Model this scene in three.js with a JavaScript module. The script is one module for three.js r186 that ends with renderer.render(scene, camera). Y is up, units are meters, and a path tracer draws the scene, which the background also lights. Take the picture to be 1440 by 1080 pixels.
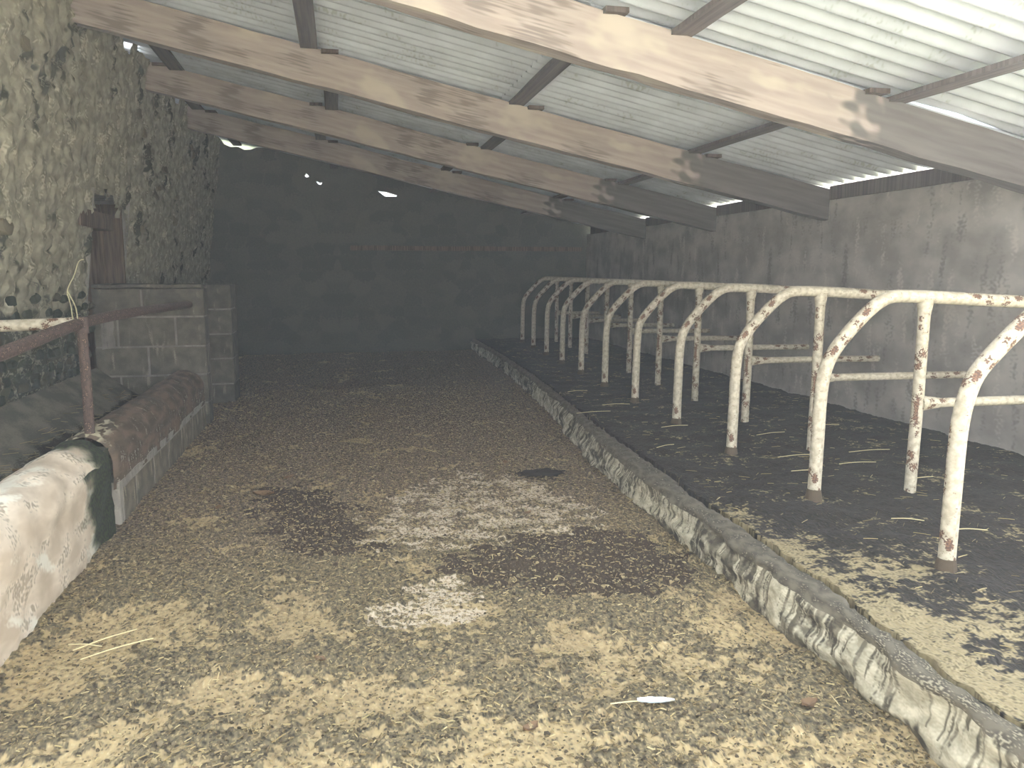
import * as THREE from 'three';
import { mergeGeometries, mergeVertices, toCreasedNormals } from 'three/addons/utils/BufferGeometryUtils.js';
import { createNoise2D, createNoise3D } from 'simplex-noise';

// ---------------------------------------------------------------- camera, sky, sun, exposure, haze
const scene = new THREE.Scene();
const camera = new THREE.PerspectiveCamera(2 * Math.atan(540 / 1120) * 180 / Math.PI, 1440 / 1080, 0.05, 200);
camera.position.set(0, 1.35, 0);
camera.rotation.order = 'YXZ';
camera.rotation.set(-8.13 * Math.PI / 180, -12.22 * Math.PI / 180, 0);
scene.add(camera);

{                                                                // pale blue sky, a little whiter low down; lower half set dim to keep the depth dark
  const W = 64, H = 64, d = new Float32Array(W * H * 4);
  for (let y = 0; y < H; y++) for (let x = 0; x < W; x++) {
    const up = (y + 0.5) / H * 2 - 1, k = Math.max(0, up), c = up > 0 ? [0.84 - 0.26 * k, 0.93 - 0.2 * k, 1.02 - 0.06 * k] : [0.2, 0.21, 0.16];
    d.set([...c, 1], (y * W + x) * 4);
  }
  const sky = new THREE.DataTexture(d, W, H, THREE.RGBAFormat, THREE.FloatType);
  sky.mapping = THREE.EquirectangularReflectionMapping; sky.magFilter = THREE.LinearFilter; sky.needsUpdate = true;
  scene.background = sky;
}
const sun = new THREE.DirectionalLight(new THREE.Color(1.0, 0.97, 0.925), 116);
const SUN_AZ = 5 * Math.PI / 180, SUN_EL = 32.6 * Math.PI / 180;  // ahead, over the roof: the light stops just short of the mouth
sun.position.set(Math.sin(SUN_AZ) * Math.cos(SUN_EL) * 30, Math.sin(SUN_EL) * 30, -Math.cos(SUN_AZ) * Math.cos(SUN_EL) * 30);
sun.castShadow = true;
sun.shadow.mapSize.set(4096, 4096);
Object.assign(sun.shadow.camera, { left: -16, right: 16, top: 16, bottom: -16, near: 1, far: 80 });
scene.add(sun, sun.target);
scene.fog = new THREE.FogExp2(new THREE.Color(1.0, 1.0, 1.0), 0.0103);   // even haze added to stand in for glare across the lens

const renderer = new THREE.WebGLRenderer({ antialias: true });
renderer.toneMapping = THREE.LinearToneMapping;
renderer.toneMappingExposure = 2.75;
renderer.shadowMap.enabled = true;

// ---------------------------------------------------------------- helpers
let seedState = 20240611;
const rnd = () => { seedState = (seedState + 0x6d2b79f5) | 0; let t = Math.imul(seedState ^ (seedState >>> 15), 1 | seedState); t = (t + Math.imul(t ^ (t >>> 7), 61 | t)) ^ t; return ((t ^ (t >>> 14)) >>> 0) / 4294967296; };
const R = (a, b) => a + (b - a) * rnd();
const n2 = createNoise2D(rnd), n2b = createNoise2D(rnd), n3 = createNoise3D(rnd);
const fbm = (x, y, o = 4) => { let s = 0, a = 0.5; for (let i = 0; i < o; i++, a *= 0.5, x = x * 2.03 + 7.1, y = y * 2.03 - 3.7) s += a * n2(x, y); return s; };
const clamp = (x, a = 0, b = 1) => Math.min(b, Math.max(a, x));
const smooth = (a, b, x) => { const t = clamp((x - a) / (b - a)); return t * t * (3 - 2 * t); };
const mix = (a, b, t) => [a[0] + (b[0] - a[0]) * t, a[1] + (b[1] - a[1]) * t, a[2] + (b[2] - a[2]) * t];
const lerp = (a, b, t) => a + (b - a) * t;
function along(table, z) {                                       // piecewise linear look-up, table sorted by falling z
  if (z >= table[0][1]) return table[0][0];
  for (let i = 1; i < table.length; i++) if (z >= table[i][1]) return lerp(table[i - 1][0], table[i][0], (z - table[i - 1][1]) / (table[i][1] - table[i - 1][1]));
  return table[table.length - 1][0];
}
function hash2(i, j) { let h = Math.imul(i, 374761393) + Math.imul(j, 668265263) | 0; h = Math.imul(h ^ (h >>> 13), 1274126177); return ((h ^ (h >>> 16)) >>> 0) / 4294967296; }
function worley(x, y) {                                          // [nearest, second, id]
  const ix = Math.floor(x), iy = Math.floor(y); let a = 9, b = 9, id = 0;
  for (let j = -1; j <= 1; j++) for (let i = -1; i <= 1; i++) {
    const cx = ix + i + 0.15 + 0.7 * hash2(ix + i, iy + j), cy = iy + j + 0.15 + 0.7 * hash2(iy + j + 911, ix + i + 57), d = Math.hypot(x - cx, y - cy);
    if (d < a) { b = a; a = d; id = hash2(ix + i + 31, iy + j + 77); } else if (d < b) b = d;
  }
  return [a, b, id];
}
function picture(w, h, fn, srgb = true) {                        // fn(u, v) -> colour 0..255
  const d = new Uint8Array(w * h * 4);
  for (let y = 0, o = 0; y < h; y++) for (let x = 0; x < w; x++, o += 4) {
    const c = fn((x + 0.5) / w, (y + 0.5) / h);
    if (typeof c === 'number') d[o] = d[o + 1] = d[o + 2] = clamp(c, 0, 255);
    else { d[o] = clamp(c[0], 0, 255); d[o + 1] = clamp(c[1], 0, 255); d[o + 2] = clamp(c[2], 0, 255); }
    d[o + 3] = 255;
  }
  const t = new THREE.DataTexture(d, w, h);
  t.magFilter = THREE.LinearFilter; t.minFilter = THREE.LinearMipmapLinearFilter; t.generateMipmaps = true;
  t.wrapS = t.wrapT = THREE.MirroredRepeatWrapping;
  if (srgb) t.colorSpace = THREE.SRGBColorSpace;
  t.needsUpdate = true;
  return t;
}
const scaled = (t, sx, sy) => { const c = t.clone(); c.repeat.set(sx, sy); c.needsUpdate = true; return c; };
const mat = (o) => new THREE.MeshStandardMaterial({ roughness: 0.95, metalness: 0, ...o });

const taken = {};
function numbered(name) { const n = taken[name] = (taken[name] ?? -1) + 1; return n ? `${name}_${String(n).padStart(3, '0')}` : name; }
function thing(name, label, category, pos = [0, 0, 0], group, kind) {
  const o = new THREE.Group(); o.name = numbered(name); o.position.set(...pos); scene.add(o);
  o.userData = { label, category }; if (group) o.userData.group = group; if (kind) o.userData.kind = kind;
  return o;
}
function part(name, geo, m, parent, label) {                     // geometry given in world metres
  const o = new THREE.Mesh(geo, m); o.name = name; o.castShadow = o.receiveShadow = true;
  if (label) o.userData.label = label;
  if (parent) {
    parent.updateWorldMatrix(true, false);
    const p = new THREE.Vector3().setFromMatrixPosition(parent.matrixWorld);
    o.position.sub(p); parent.add(o);
  }
  return o;
}
function piece(name, geo, m, parent, pos, rot, scale) {          // shared geometry placed in the world
  const o = part(name, geo, m, parent);
  o.position.add(new THREE.Vector3(...pos)); if (rot) o.rotation.set(...rot); if (scale) o.scale.set(...scale);
  return o;
}
function single(name, geo, m, label, category, group, kind) {
  const o = new THREE.Mesh(geo, m); o.name = numbered(name); o.castShadow = o.receiveShadow = true; scene.add(o);
  geo.computeBoundingBox(); const c = geo.boundingBox.getCenter(new THREE.Vector3()); c.y = geo.boundingBox.min.y;
  geo.translate(-c.x, -c.y, -c.z); o.position.copy(c);
  o.userData = { label, category }; if (group) o.userData.group = group; if (kind) o.userData.kind = kind;
  return o;
}
function grid(nu, nv, fn, uvfn, keep) {                          // fn(u, v) -> [x, y, z]
  const p = [], t = [], ix = [];
  for (let j = 0; j <= nv; j++) for (let i = 0; i <= nu; i++) { const a = fn(i / nu, j / nv); p.push(...a); t.push(...(uvfn ? uvfn(i / nu, j / nv, a) : [i / nu, j / nv])); }
  for (let j = 0; j < nv; j++) for (let i = 0; i < nu; i++) {
    if (keep && !keep((i + 0.5) / nu, (j + 0.5) / nv)) continue;
    const a = j * (nu + 1) + i, b = a + 1, c = a + nu + 1, d = c + 1; ix.push(a, b, d, a, d, c);
  }
  const g = new THREE.BufferGeometry();
  g.setAttribute('position', new THREE.Float32BufferAttribute(p, 3)); g.setAttribute('uv', new THREE.Float32BufferAttribute(t, 2)); g.setIndex(ix); g.computeVertexNormals();
  return g;
}
function boxUV(g, s = 1) {                                       // uv in metres from the main direction of each face
  const q = g.index ? g.toNonIndexed() : g, p = q.attributes.position, n = new THREE.Vector3(), a = new THREE.Vector3(), b = new THREE.Vector3(), c = new THREE.Vector3(), uv = [];
  for (let i = 0; i < p.count; i += 3) {
    a.fromBufferAttribute(p, i); b.fromBufferAttribute(p, i + 1); c.fromBufferAttribute(p, i + 2);
    n.subVectors(b, a).cross(c.clone().sub(a)); const x = Math.abs(n.x), y = Math.abs(n.y), z = Math.abs(n.z);
    for (const v of [a, b, c]) uv.push(...(x > y && x > z ? [v.z * s, v.y * s] : y > z ? [v.x * s, v.z * s] : [v.x * s, v.y * s]));
  }
  q.setAttribute('uv', new THREE.Float32BufferAttribute(uv, 2));
  return q;
}
function box(x0, x1, y0, y1, z0, z1) { const g = new THREE.BoxGeometry(x1 - x0, y1 - y0, z1 - z0).translate((x0 + x1) / 2, (y0 + y1) / 2, (z0 + z1) / 2); return boxUV(g); }
function rough(x0, x1, y0, y1, z0, z1, seg, amp, freq = 9, bev = 0.008) {   // box with worn edges and uneven faces
  const [nx, ny, nz] = seg, g = mergeVertices(new THREE.BoxGeometry(x1 - x0, y1 - y0, z1 - z0, nx, ny, nz).deleteAttribute('uv').deleteAttribute('normal'), 1e-5), p = g.attributes.position;
  const hx = (x1 - x0) / 2, hy = (y1 - y0) / 2, hz = (z1 - z0) / 2, cx = (x0 + x1) / 2, cy = (y0 + y1) / 2, cz = (z0 + z1) / 2;
  for (let i = 0; i < p.count; i++) {
    let x = p.getX(i), y = p.getY(i), z = p.getZ(i);
    const ex = Math.abs(Math.abs(x) - hx) < 1e-6, ey = Math.abs(Math.abs(y) - hy) < 1e-6, ez = Math.abs(Math.abs(z) - hz) < 1e-6;
    if (ex + ey + ez > 1) { if (ex) x -= Math.sign(x) * bev; if (ey) y -= Math.sign(y) * bev; if (ez) z -= Math.sign(z) * bev; }
    const wx = x + cx, wy = y + cy, wz = z + cz;
    p.setXYZ(i, wx + amp * n3(wx * freq, wy * freq, wz * freq), wy + amp * n3(wx * freq + 40, wy * freq, wz * freq), wz + amp * n3(wx * freq, wy * freq + 70, wz * freq));
  }
  const q = boxUV(g); q.computeVertexNormals();
  return toCreasedNormals(q, 0.7);
}
function tube(points, r, radial = 10, steps = 40, closed = true) {
  const c = new THREE.CatmullRomCurve3(points.map((p) => new THREE.Vector3(...p)), false, 'centripetal'), g = new THREE.TubeGeometry(c, steps, typeof r === 'number' ? r : 1, radial, false);
  if (typeof r !== 'number') {
    const p = g.attributes.position, per = radial + 1;
    for (let i = 0; i <= steps; i++) { const m = c.getPointAt(i / steps), k = r(i / steps); for (let j = 0; j < per; j++) { const q = i * per + j; p.setXYZ(q, m.x + (p.getX(q) - m.x) * k, m.y + (p.getY(q) - m.y) * k, m.z + (p.getZ(q) - m.z) * k); } }
    g.computeVertexNormals();
  }
  const L = c.getLength(), uv = g.attributes.uv;
  for (let i = 0; i < uv.count; i++) uv.setXY(i, uv.getX(i) * L * 2.2, uv.getY(i) * 0.6);
  if (!closed) return g;
  const caps = [0, 1].map((t) => {
    const a = c.getPointAt(t), d = c.getTangentAt(t), cg = new THREE.CircleGeometry(typeof r === 'number' ? r : r(t), radial);
    cg.applyQuaternion(new THREE.Quaternion().setFromUnitVectors(new THREE.Vector3(0, 0, 1), t ? d : d.clone().negate())); cg.translate(a.x, a.y, a.z); return cg;
  });
  return mergeGeometries([g, ...caps]);
}

// ---------------------------------------------------------------- layout (metres; x right, -z into the shed)
const XR = 4.2, ZG = -13.3, ZF = -2.74, BED = 0.193;
const roofY = (x) => 2.115 + 0.213 * (XR - x);                   // middle of the roof sheets
const beamTop = (x) => roofY(x) - 0.072 + 0.012 * clamp(1 - x) ;
const wallX = (y) => -2.06 + (y - 0.5) * 0.13;                   // the old left wall leans in
const chipped = (z) => (z < -8.1 && z > -8.34) || (z < -10.26 && z > -10.54);   // broken sheet edge over the wall head
const kerbFoot = [[1.58, 0], [1.615, -1.83], [1.615, -2.28], [1.605, -2.86], [1.63, -3.3], [1.655, -3.71], [1.66, -4.09], [1.67, -4.7], [1.71, -5.28], [1.8, -6.13], [1.93, -7.28], [2.06, -8.92], [2.14, -10.5], [2.2, -13.4]];
const kerbShoulder = [[1.61, 0], [1.62, -1.62], [1.615, -1.87], [1.635, -2.19], [1.645, -2.67], [1.63, -2.93], [1.66, -3.59], [1.68, -4.22], [1.69, -4.53], [1.735, -5.04], [1.82, -5.9], [1.89, -6.44], [2.04, -8.51], [2.13, -10.5], [2.19, -13.4]];
const crackLine = [[1.7, 0], [1.68, -1.54], [1.665, -1.66], [1.68, -1.74], [1.675, -1.81], [1.71, -1.95], [1.695, -2.01], [1.725, -2.31], [1.765, -2.49], [1.74, -2.69], [1.75, -2.81], [1.78, -3.08], [1.79, -3.35], [1.775, -3.5], [1.77, -3.73], [1.825, -4.03], [1.84, -4.42], [1.86, -4.9], [1.88, -5.54], [1.96, -6.44], [2.11, -8.5], [2.2, -10.5], [2.26, -13.4]];
const memo = (f) => { let lz = NaN, lv = 0; return (z) => (z === lz ? lv : (lz = z, lv = f(z))); };
const foot = memo((z) => along(kerbFoot, z) + 0.012 * n2(z * 3.1, 4)), shoulder = memo((z) => along(kerbShoulder, z) + 0.008 * n2(z * 6, 9)), crack = memo((z) => along(crackLine, z) + 0.012 * n2(z * 9, 2) + 0.006 * n2(z * 31, 5));
const inside = (poly, x, z) => { let c = false; for (let i = 0, j = poly.length - 1; i < poly.length; j = i++) { const [a, b] = poly[i], [d, e] = poly[j]; if ((b > z) !== (e > z) && x < (d - a) * (z - b) / (e - b) + a) c = !c; } return c; };

// ---------------------------------------------------------------- floor of the passage
const dryA = [[0.05, -3.9], [0.2, -4.4], [0.45, -4.95], [0.8, -5.15], [1.25, -4.75], [1.36, -4.0], [1.2, -3.82], [0.85, -3.86], [0.62, -3.7], [0.35, -3.72]], dryB = [[0.15, -2.92], [0.17, -3.2], [0.34, -3.36], [0.6, -3.22], [0.58, -2.97], [0.4, -2.86]];
const wet1 = [[-0.56, -5.05], [-0.18, -4.97], [0.08, -4.3], [0.12, -3.6], [-0.35, -3.95]], wet2 = [[0.4, -3.42], [0.62, -3.66], [0.9, -3.84], [1.4, -3.84], [1.6, -3.3], [1.3, -2.95], [0.8, -3.1]], wet3 = [[1.12, -5.08], [1.42, -4.98], [1.38, -4.88], [1.16, -4.93]];
function soil(x, z) {                                            // what lies on the concrete: dung cover 0..1, dry bloom 0..1, wet 0..1
  const zone = z < -2.6 && z > -5.4, jx = zone ? x + 0.12 * n2(x * 4, z * 4) + 0.06 * n2b(x * 17, z * 17) : 9, jz = zone ? z + 0.12 * n2(x * 4 + 9, z * 4) + 0.06 * n2b(x * 17, z * 17 + 5) : 9;
  let dry = inside(dryA, jx, jz) || inside(dryB, jx, jz) ? 1 : 0; const wet = inside(wet1, jx, jz) || inside(wet2, jx, jz) || inside(wet3, jx, jz) ? 1 : 0;
  const bias = z > -2.9 ? lerp(-0.03, 0.14, smooth(-2.1, -2.9, z)) : 0.14 + 0.3 * smooth(-2.9, -3.5, z);
  let cover = smooth(-0.05, 0.09, fbm(x * 1.5 + 3, z * 1.5, 4) + 0.55 * fbm(x * 9, z * 9, 2) + bias + (x > 0.7 ? 0.12 : 0) - (x < -0.55 && z > -3.3 ? 0.1 : 0));
  if (wet) cover = 1;
  if (dry) { dry = smooth(-0.22, 0.12, fbm(x * 3.5 + 8, z * 7, 3) + 0.3 * n2b(x * 19, z * 30) + (z > -3.5 ? 0.3 : 0.05)); cover = Math.min(cover, 1 - dry * 0.85); }
  return [cover, dry, wet];
}
const FX0 = -1.5, FX1 = 2.5, FZ0 = 0.6, FZ1 = -13.4;
const floorMap = picture(2048, 2048, (u, v) => {
  const x = lerp(FX0, FX1, u), z = lerp(FZ0, FZ1, v), [cover, dry, wet] = soil(x, z), f = fbm(x * 28, z * 28, 3), g = n2b(x * 60, z * 60), h = n2(x * 95 + 5, z * 95), big = fbm(x * 0.9, z * 0.9 + 40, 3);
  let tan = mix([184, 161, 116], [158, 136, 98], clamp(0.5 + f * 1.2 + big * 0.6));
  tan = mix(tan, [205, 188, 148], smooth(0.25, 0.7, g * 0.5 + h * 0.5));
  const deep = smooth(-3.3, -4.6, z + 0.5 * big);                // trampled brown litter further in, olive crumbs at the mouth
  let dung = mix([116, 103, 76], [118, 101, 82], deep);
  dung = mix(dung, [62, 55, 42], smooth(0.0, 0.6, f + 0.35 * g));
  dung = mix(dung, mix([150, 136, 96], [176, 154, 124], deep), smooth(0.45, 0.75, h * 0.7 + g * 0.4));
  if (wet) dung = mix([66, 54, 41], [108, 90, 66], smooth(0.1, 0.8, g * 0.6 + h * 0.5));
  if (dry) tan = mix(tan, mix([208, 192, 164], [176, 152, 118], smooth(-0.15, 0.4, f + 0.4 * h)), dry);
  return mix(tan, dung, wet ? 1 : smooth(0.3, 0.7, cover * 0.56 + 0.2 + 0.5 * f + 0.3 * g + 0.24 * h));
});
const floorBump = picture(1024, 1024, (u, v) => { const x = lerp(FX0, FX1, u) * 2, z = lerp(FZ0, FZ1, v) * 2; return 128 + 90 * fbm(x * 9, z * 9, 3) + 60 * n2(x * 22, z * 22); }, false);
const M = {};
M.floor = mat({ map: floorMap, bumpMap: floorBump, bumpScale: 0.012, roughness: 0.92 });
const floorH = (x, z) => { const c = soil(x, z)[0]; return -0.004 + 0.02 * fbm(x * 1.3, z * 1.3, 2) + 0.014 * c + 0.010 * c * n2(x * 14, z * 14); };
const floorGrid = grid(150, 380, (u, v) => { const z = lerp(FZ0, FZ1, v), x = lerp(FX0, FX1, u); return [x, floorH(x, z), z]; }, (u, v) => [u, v]);
{ const o = single('floor', floorGrid, M.floor, 'concrete passage floor caked with dung, chopped straw and dry pale patches', 'floor', undefined, 'structure'); void o; }

single('floor', grid(14, 80, (u, v) => { const x = lerp(-2.46, -1.44, u), z = lerp(-7.4, -13.4, v); return [x, -0.012 + 0.012 * n2(x * 3, z * 3), z]; }, (u, v, p) => [(p[0] + 5) / 8, (p[2] + 14) / 14]), M.floor, 'dung-caked floor of the recess behind the short block wall', 'floor', undefined, 'structure');

// unseen ground, shaped for light: pale apron to bounce it in, dark pasture beyond
const grit = picture(1024, 1024, (u, v) => { const f = fbm(u * 9, v * 9, 5), g = n2b(u * 160, v * 160); return mix([146, 141, 129], [114, 110, 100], clamp(0.5 + f + 0.3 * g)); });
const turf = picture(1024, 1024, (u, v) => { const f = fbm(u * 12, v * 12, 5), g = n2b(u * 200, v * 200); return mix([74, 84, 46], [50, 60, 34], clamp(0.5 + f + 0.3 * g)); });
M.yard = mat({ map: scaled(grit, 0.25, 0.25) });
M.turf = mat({ map: scaled(turf, 0.2, 0.2) });
single('ground', grid(40, 14, (u, v) => { const x = lerp(-6, 7.5, u), z = lerp(7, 0.55, v); return [x, -0.03 + 0.02 * n2(x * 0.5, z * 0.5), z]; }, (u, v, p) => [p[0], p[2]]), M.yard, 'unseen pale concrete apron added outside the shed mouth to bounce light in', 'ground', undefined, 'structure');
single('pasture', grid(40, 50, (u, v) => { const x = lerp(-7, 8.5, u), z = lerp(11, -15, v); return [x, -0.14 + 0.04 * n2(x * 0.4, z * 0.4), z]; }, (u, v, p) => [p[0], p[2]]), M.turf, 'unseen dark pasture added round the shed to keep its depth dim', 'ground', undefined, 'structure');

// ---------------------------------------------------------------- raised cubicle bed and kerb
const BX1 = XR + 0.05, BZ0 = -0.4, BZ1 = -13.35;
function bedTone(x, z) { const d = x - crack(z); return smooth(0.16, -0.2, fbm(x * 2.2 + 20, z * 2.6, 4) + 0.95 * fbm(x * 12, z * 17, 3) + 0.35 * n2b(x * 40, z * 60) + 0.66 - 2.1 * Math.max(0, 0.42 - d) * smooth(-4.4, -2.6, z) - 0.42 * smooth(-3.4, -2.2, z) * smooth(1.3, 0.2, d)); }
const bedMap = picture(1024, 2048, (u, v) => {
  const z = lerp(BZ0, BZ1, v), x = lerp(crack(z), BX1, u), t = bedTone(x, z), f = fbm(x * 16, z * 24, 3), g = n2b(x * 50, z * 90);
  let muck = mix([50, 42, 32], [29, 25, 20], clamp(0.5 + f)); muck = mix(muck, [100, 86, 62], smooth(0.45, 0.85, g * 0.75 + 0.4 * f));
  const dust = mix([182, 164, 124], [142, 126, 92], clamp(0.5 + f + 0.3 * g));
  const olive = mix([104, 92, 64], [72, 64, 46], clamp(0.5 + f + 0.4 * g));
  return t < 0.5 ? mix(muck, olive, t * 2) : mix(olive, dust, smooth(0.35, 0.75, t - 0.28 + 0.3 * g + 0.5 * f));
});
M.bed = mat({ map: bedMap, bumpMap: floorBump, bumpScale: 0.01, roughness: 0.85 });
{
  const g = grid(90, 420, (u, v) => { const z = lerp(BZ0, BZ1, v), q = Math.max(0, u - 1 / 90) * 90 / 89, x = u === 0 ? crack(z) : lerp(crack(z) + 0.001, BX1, q * q * 0.4 + q * 0.6), d = x - crack(z); return [x, d < 1e-6 ? 0.1 : BED + 0.004 * smooth(0.12, 0, d) + 0.02 * smooth(0, 0.15, d) * fbm(x * 2.1, z * 2.1, 3) + 0.005 * n2(x * 19, z * 19), z]; }, (u, v, p) => { const z = p[2]; return [(p[0] - crack(z)) / (BX1 - crack(z)), v]; });
  single('cubicle_bed', g, M.bed, 'raised lying bed under the rails, black with trodden dung', 'platform', undefined, 'structure');
}
// the kerb: profile runs from the foot of its face over the rounded shoulder to the crack
const kerbMap = picture(512, 2048, (u, v) => {
  const z = lerp(BZ0, BZ1, v), f = fbm(u * 5, z * 8, 4), g = n2b(u * 30, z * 60), face = u < 0.62;
  const pale = mix([206, 196, 168], [160, 150, 124], clamp(0.5 + f + 0.25 * g)), brown = mix([104, 95, 76], [68, 62, 50], clamp(0.5 + f * 1.4 + 0.3 * g));
  if (!face) return mix(mix([112, 103, 86], [78, 71, 58], clamp(0.5 + f * 1.4)), [160, 150, 124], smooth(0.45, 0.8, g * 0.7 + f * 0.6 + 0.3 * smooth(-2.6, -1.8, z)));
  const reach = 0.6 - 0.5 * (0.5 + 0.5 * n2(z * 15, 7)) - 0.22 * n2(z * 47, 3), patch = fbm(z * 1.7 + 5, u * 0.3, 3);   // how far down each run of slurry comes
  const run = clamp(smooth(0.0, 0.28, n2(z * 58, 1 + u * 0.2) * 0.5 + n2(z * 19, 21 + u * 0.15) * 0.45 + (u > reach ? 0.05 : -0.5) + patch * 0.9 + 0.12 * g + (z < -2.75 ? 0.3 : 0)) * (0.75 + 0.5 * n2b(z * 23, u * 3)) + smooth(0.2, 0.5, patch + f * 0.6) * 0.5);
  const low = smooth(0.02, -0.06, u - 0.16 - 0.16 * n2(z * 5, 31) - 0.06 * n2(z * 23, 8));   // muck thrown up from the passage
  return mix(pale, brown, clamp(Math.max(run, low)));
});
M.kerb = mat({ map: kerbMap, bumpMap: kerbMap, bumpScale: 0.004, roughness: 0.9 });
{
  const prof = (t, z) => {
    const a = foot(z), s = shoulder(z), c = Math.max(crack(z) - 0.017, s + 0.025), w = 0.02 * n2(z * 2.3, t * 3) * smooth(0, 0.2, t) + 0.006 * n2(z * 15, t * 9);
    if (t < 0.62) { const k = t / 0.62; return [lerp(a, s - 0.012, Math.pow(k, 1.5)) - 0.03 * Math.sin(k * Math.PI) * 0.5 + w, lerp(-0.05, BED - 0.026, k)]; }
    if (t < 0.78) { const k = (t - 0.62) / 0.16, q = k * Math.PI / 2; return [s - 0.012 + 0.026 * (1 - Math.cos(q)) + w * (1 - k), BED - 0.026 + 0.032 * Math.sin(q)]; }
    if (t < 0.96) { const k = (t - 0.78) / 0.18; return [lerp(s + 0.014, c, k), BED + 0.008 + 0.007 * n2(z * 12, k * 2)]; }
    return [c + 0.001, BED - 0.01 - (t - 0.96) * 3];
  };
  const g = grid(26, 620, (u, v) => { const z = lerp(BZ0, BZ1, v), [x, y] = prof(u, z); return [x, y, z]; }, (u, v) => [u, v]);
  single('trim_1', g, M.kerb, 'cracked concrete kerb streaked with slurry along the edge of the raised bed', 'kerb', undefined, 'structure');
}

// ---------------------------------------------------------------- left wall: rubble stone under flaking render
const WZ0 = -2.5, WZ1 = ZG, WTOP = (x) => roofY(x) - 0.05;
const OPEN = { z0: -7.06, z1: -8.12, y1: 1.97 };
const inOpen = (z, y) => { const j = 0.04 * n2(z * 6, y * 6); return z < OPEN.z0 + j && z > OPEN.z1 + j && y < OPEN.y1 + j - (z < -7.75 ? 0.06 : 0); };
const patchy = (z, y) => fbm(z * 1.1 + 60, y * 1.1, 4) + 0.4 * fbm(z * 6, y * 6, 2);
const wallMap = picture(1536, 768, (u, v) => {
  const z = lerp(WZ0, WZ1, u), y = v * 3.5, q = patchy(z, y), f = fbm(z * 7, y * 7 + 3, 4), g = n2b(z * 30, y * 30), [a, b, id] = worley(z * 4.6 + 0.3 * f, y * 6.2 + 0.3 * g);
  const render = mix(mix([168, 161, 138], [136, 131, 112], clamp(0.5 + f * 1.3)), [192, 184, 158], smooth(0.35, 0.8, g * 0.4 + fbm(z * 4 + 9, y * 3, 3) * 1.4));
  const stone = mix([92, 90, 76], [70, 72, 62], id), mortar = [150, 146, 126];
  const rubble = mix(mortar, stone, smooth(0.03, 0.16, b - a + 0.05 * g));
  const bare = Math.max(smooth(0.3, 0.5, -q), smooth(1.12, 0.96, y + 0.12 * n2(z * 2, 3)));
  return mix(mix(render, rubble, bare), [104, 101, 84], smooth(0.3, 0.6, fbm(z * 3.2 + 77, y * 2.2, 4)) * 0.6);
});
M.wallL = mat({ map: wallMap, bumpMap: wallMap, bumpScale: 0.02 });
M.core = mat({ map: scaled(grit, 0.5, 0.5) });
const wallLeft = thing('wall_left', 'old stone wall with flaking beige render behind the feed trough', 'wall', [-2.1, 0, -8], undefined, 'structure');
{
  const relief = (z, y) => { const [a, b, id] = worley(z * 4.6, y * 6.2), q = patchy(z, y); return 0.03 * fbm(z * 2.4, y * 1.6, 3) - 0.02 * Math.abs(fbm(z * 5, y * 3.2 + 8, 3)) * 2 + lerp(0.022 * smooth(0.02, 0.3, b - a) + 0.015 * id, 0.03, smooth(-0.25, 0.05, q)) + 0.016 * fbm(z * 11, y * 9, 3) + 0.006 * n2(z * 30, y * 24); };
  const face = grid(360, 112, (u, v) => { const z = lerp(WZ0, WZ1, u), top = WTOP(wallX(3.2)) - (chipped(z - 0.48) ? 0.11 : 0), y = v * top; return [wallX(y) + relief(z, y) - 0.03, y, z]; }, (u, v, p) => [u, p[1] / 3.5], (u, v) => !inOpen(lerp(WZ0, WZ1, u), v * WTOP(wallX(3.2))));
  part('render', face, M.wallL, wallLeft);
  const rev = [];
  const quad = (a, b, c, d) => rev.push(grid(1, 1, (u, v) => a.map((_, k) => lerp(lerp(a[k], b[k], u), lerp(d[k], c[k], u), v))));
  for (const z of [OPEN.z0 + 0.03, OPEN.z1 - 0.03]) quad([wallX(0) + 0.01, 0, z], [-2.6, 0, z], [-2.6, 2.0, z], [wallX(2) + 0.0, 2.0, z]);
  quad([wallX(2) + 0.0, 1.985, OPEN.z0 + 0.03], [-2.6, 1.985, OPEN.z0 + 0.03], [-2.6, 1.985, OPEN.z1 - 0.03], [wallX(2) + 0.0, 1.985, OPEN.z1 - 0.03]);
  part('reveal', mergeGeometries(rev), M.core, wallLeft);
  part('core', mergeGeometries([box(-2.85, -2.42, -0.05, 3.46, WZ0, WZ1 - 0.3), box(-2.45, -2.1, -0.05, 1.2, WZ0, -6.9), box(-2.45, -1.95, 2.1, 3.24, WZ0, WZ1), box(-2.45, -2.1, 0, 2.1, WZ0, WZ0 - 0.4)]), M.core, wallLeft);
}
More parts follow.
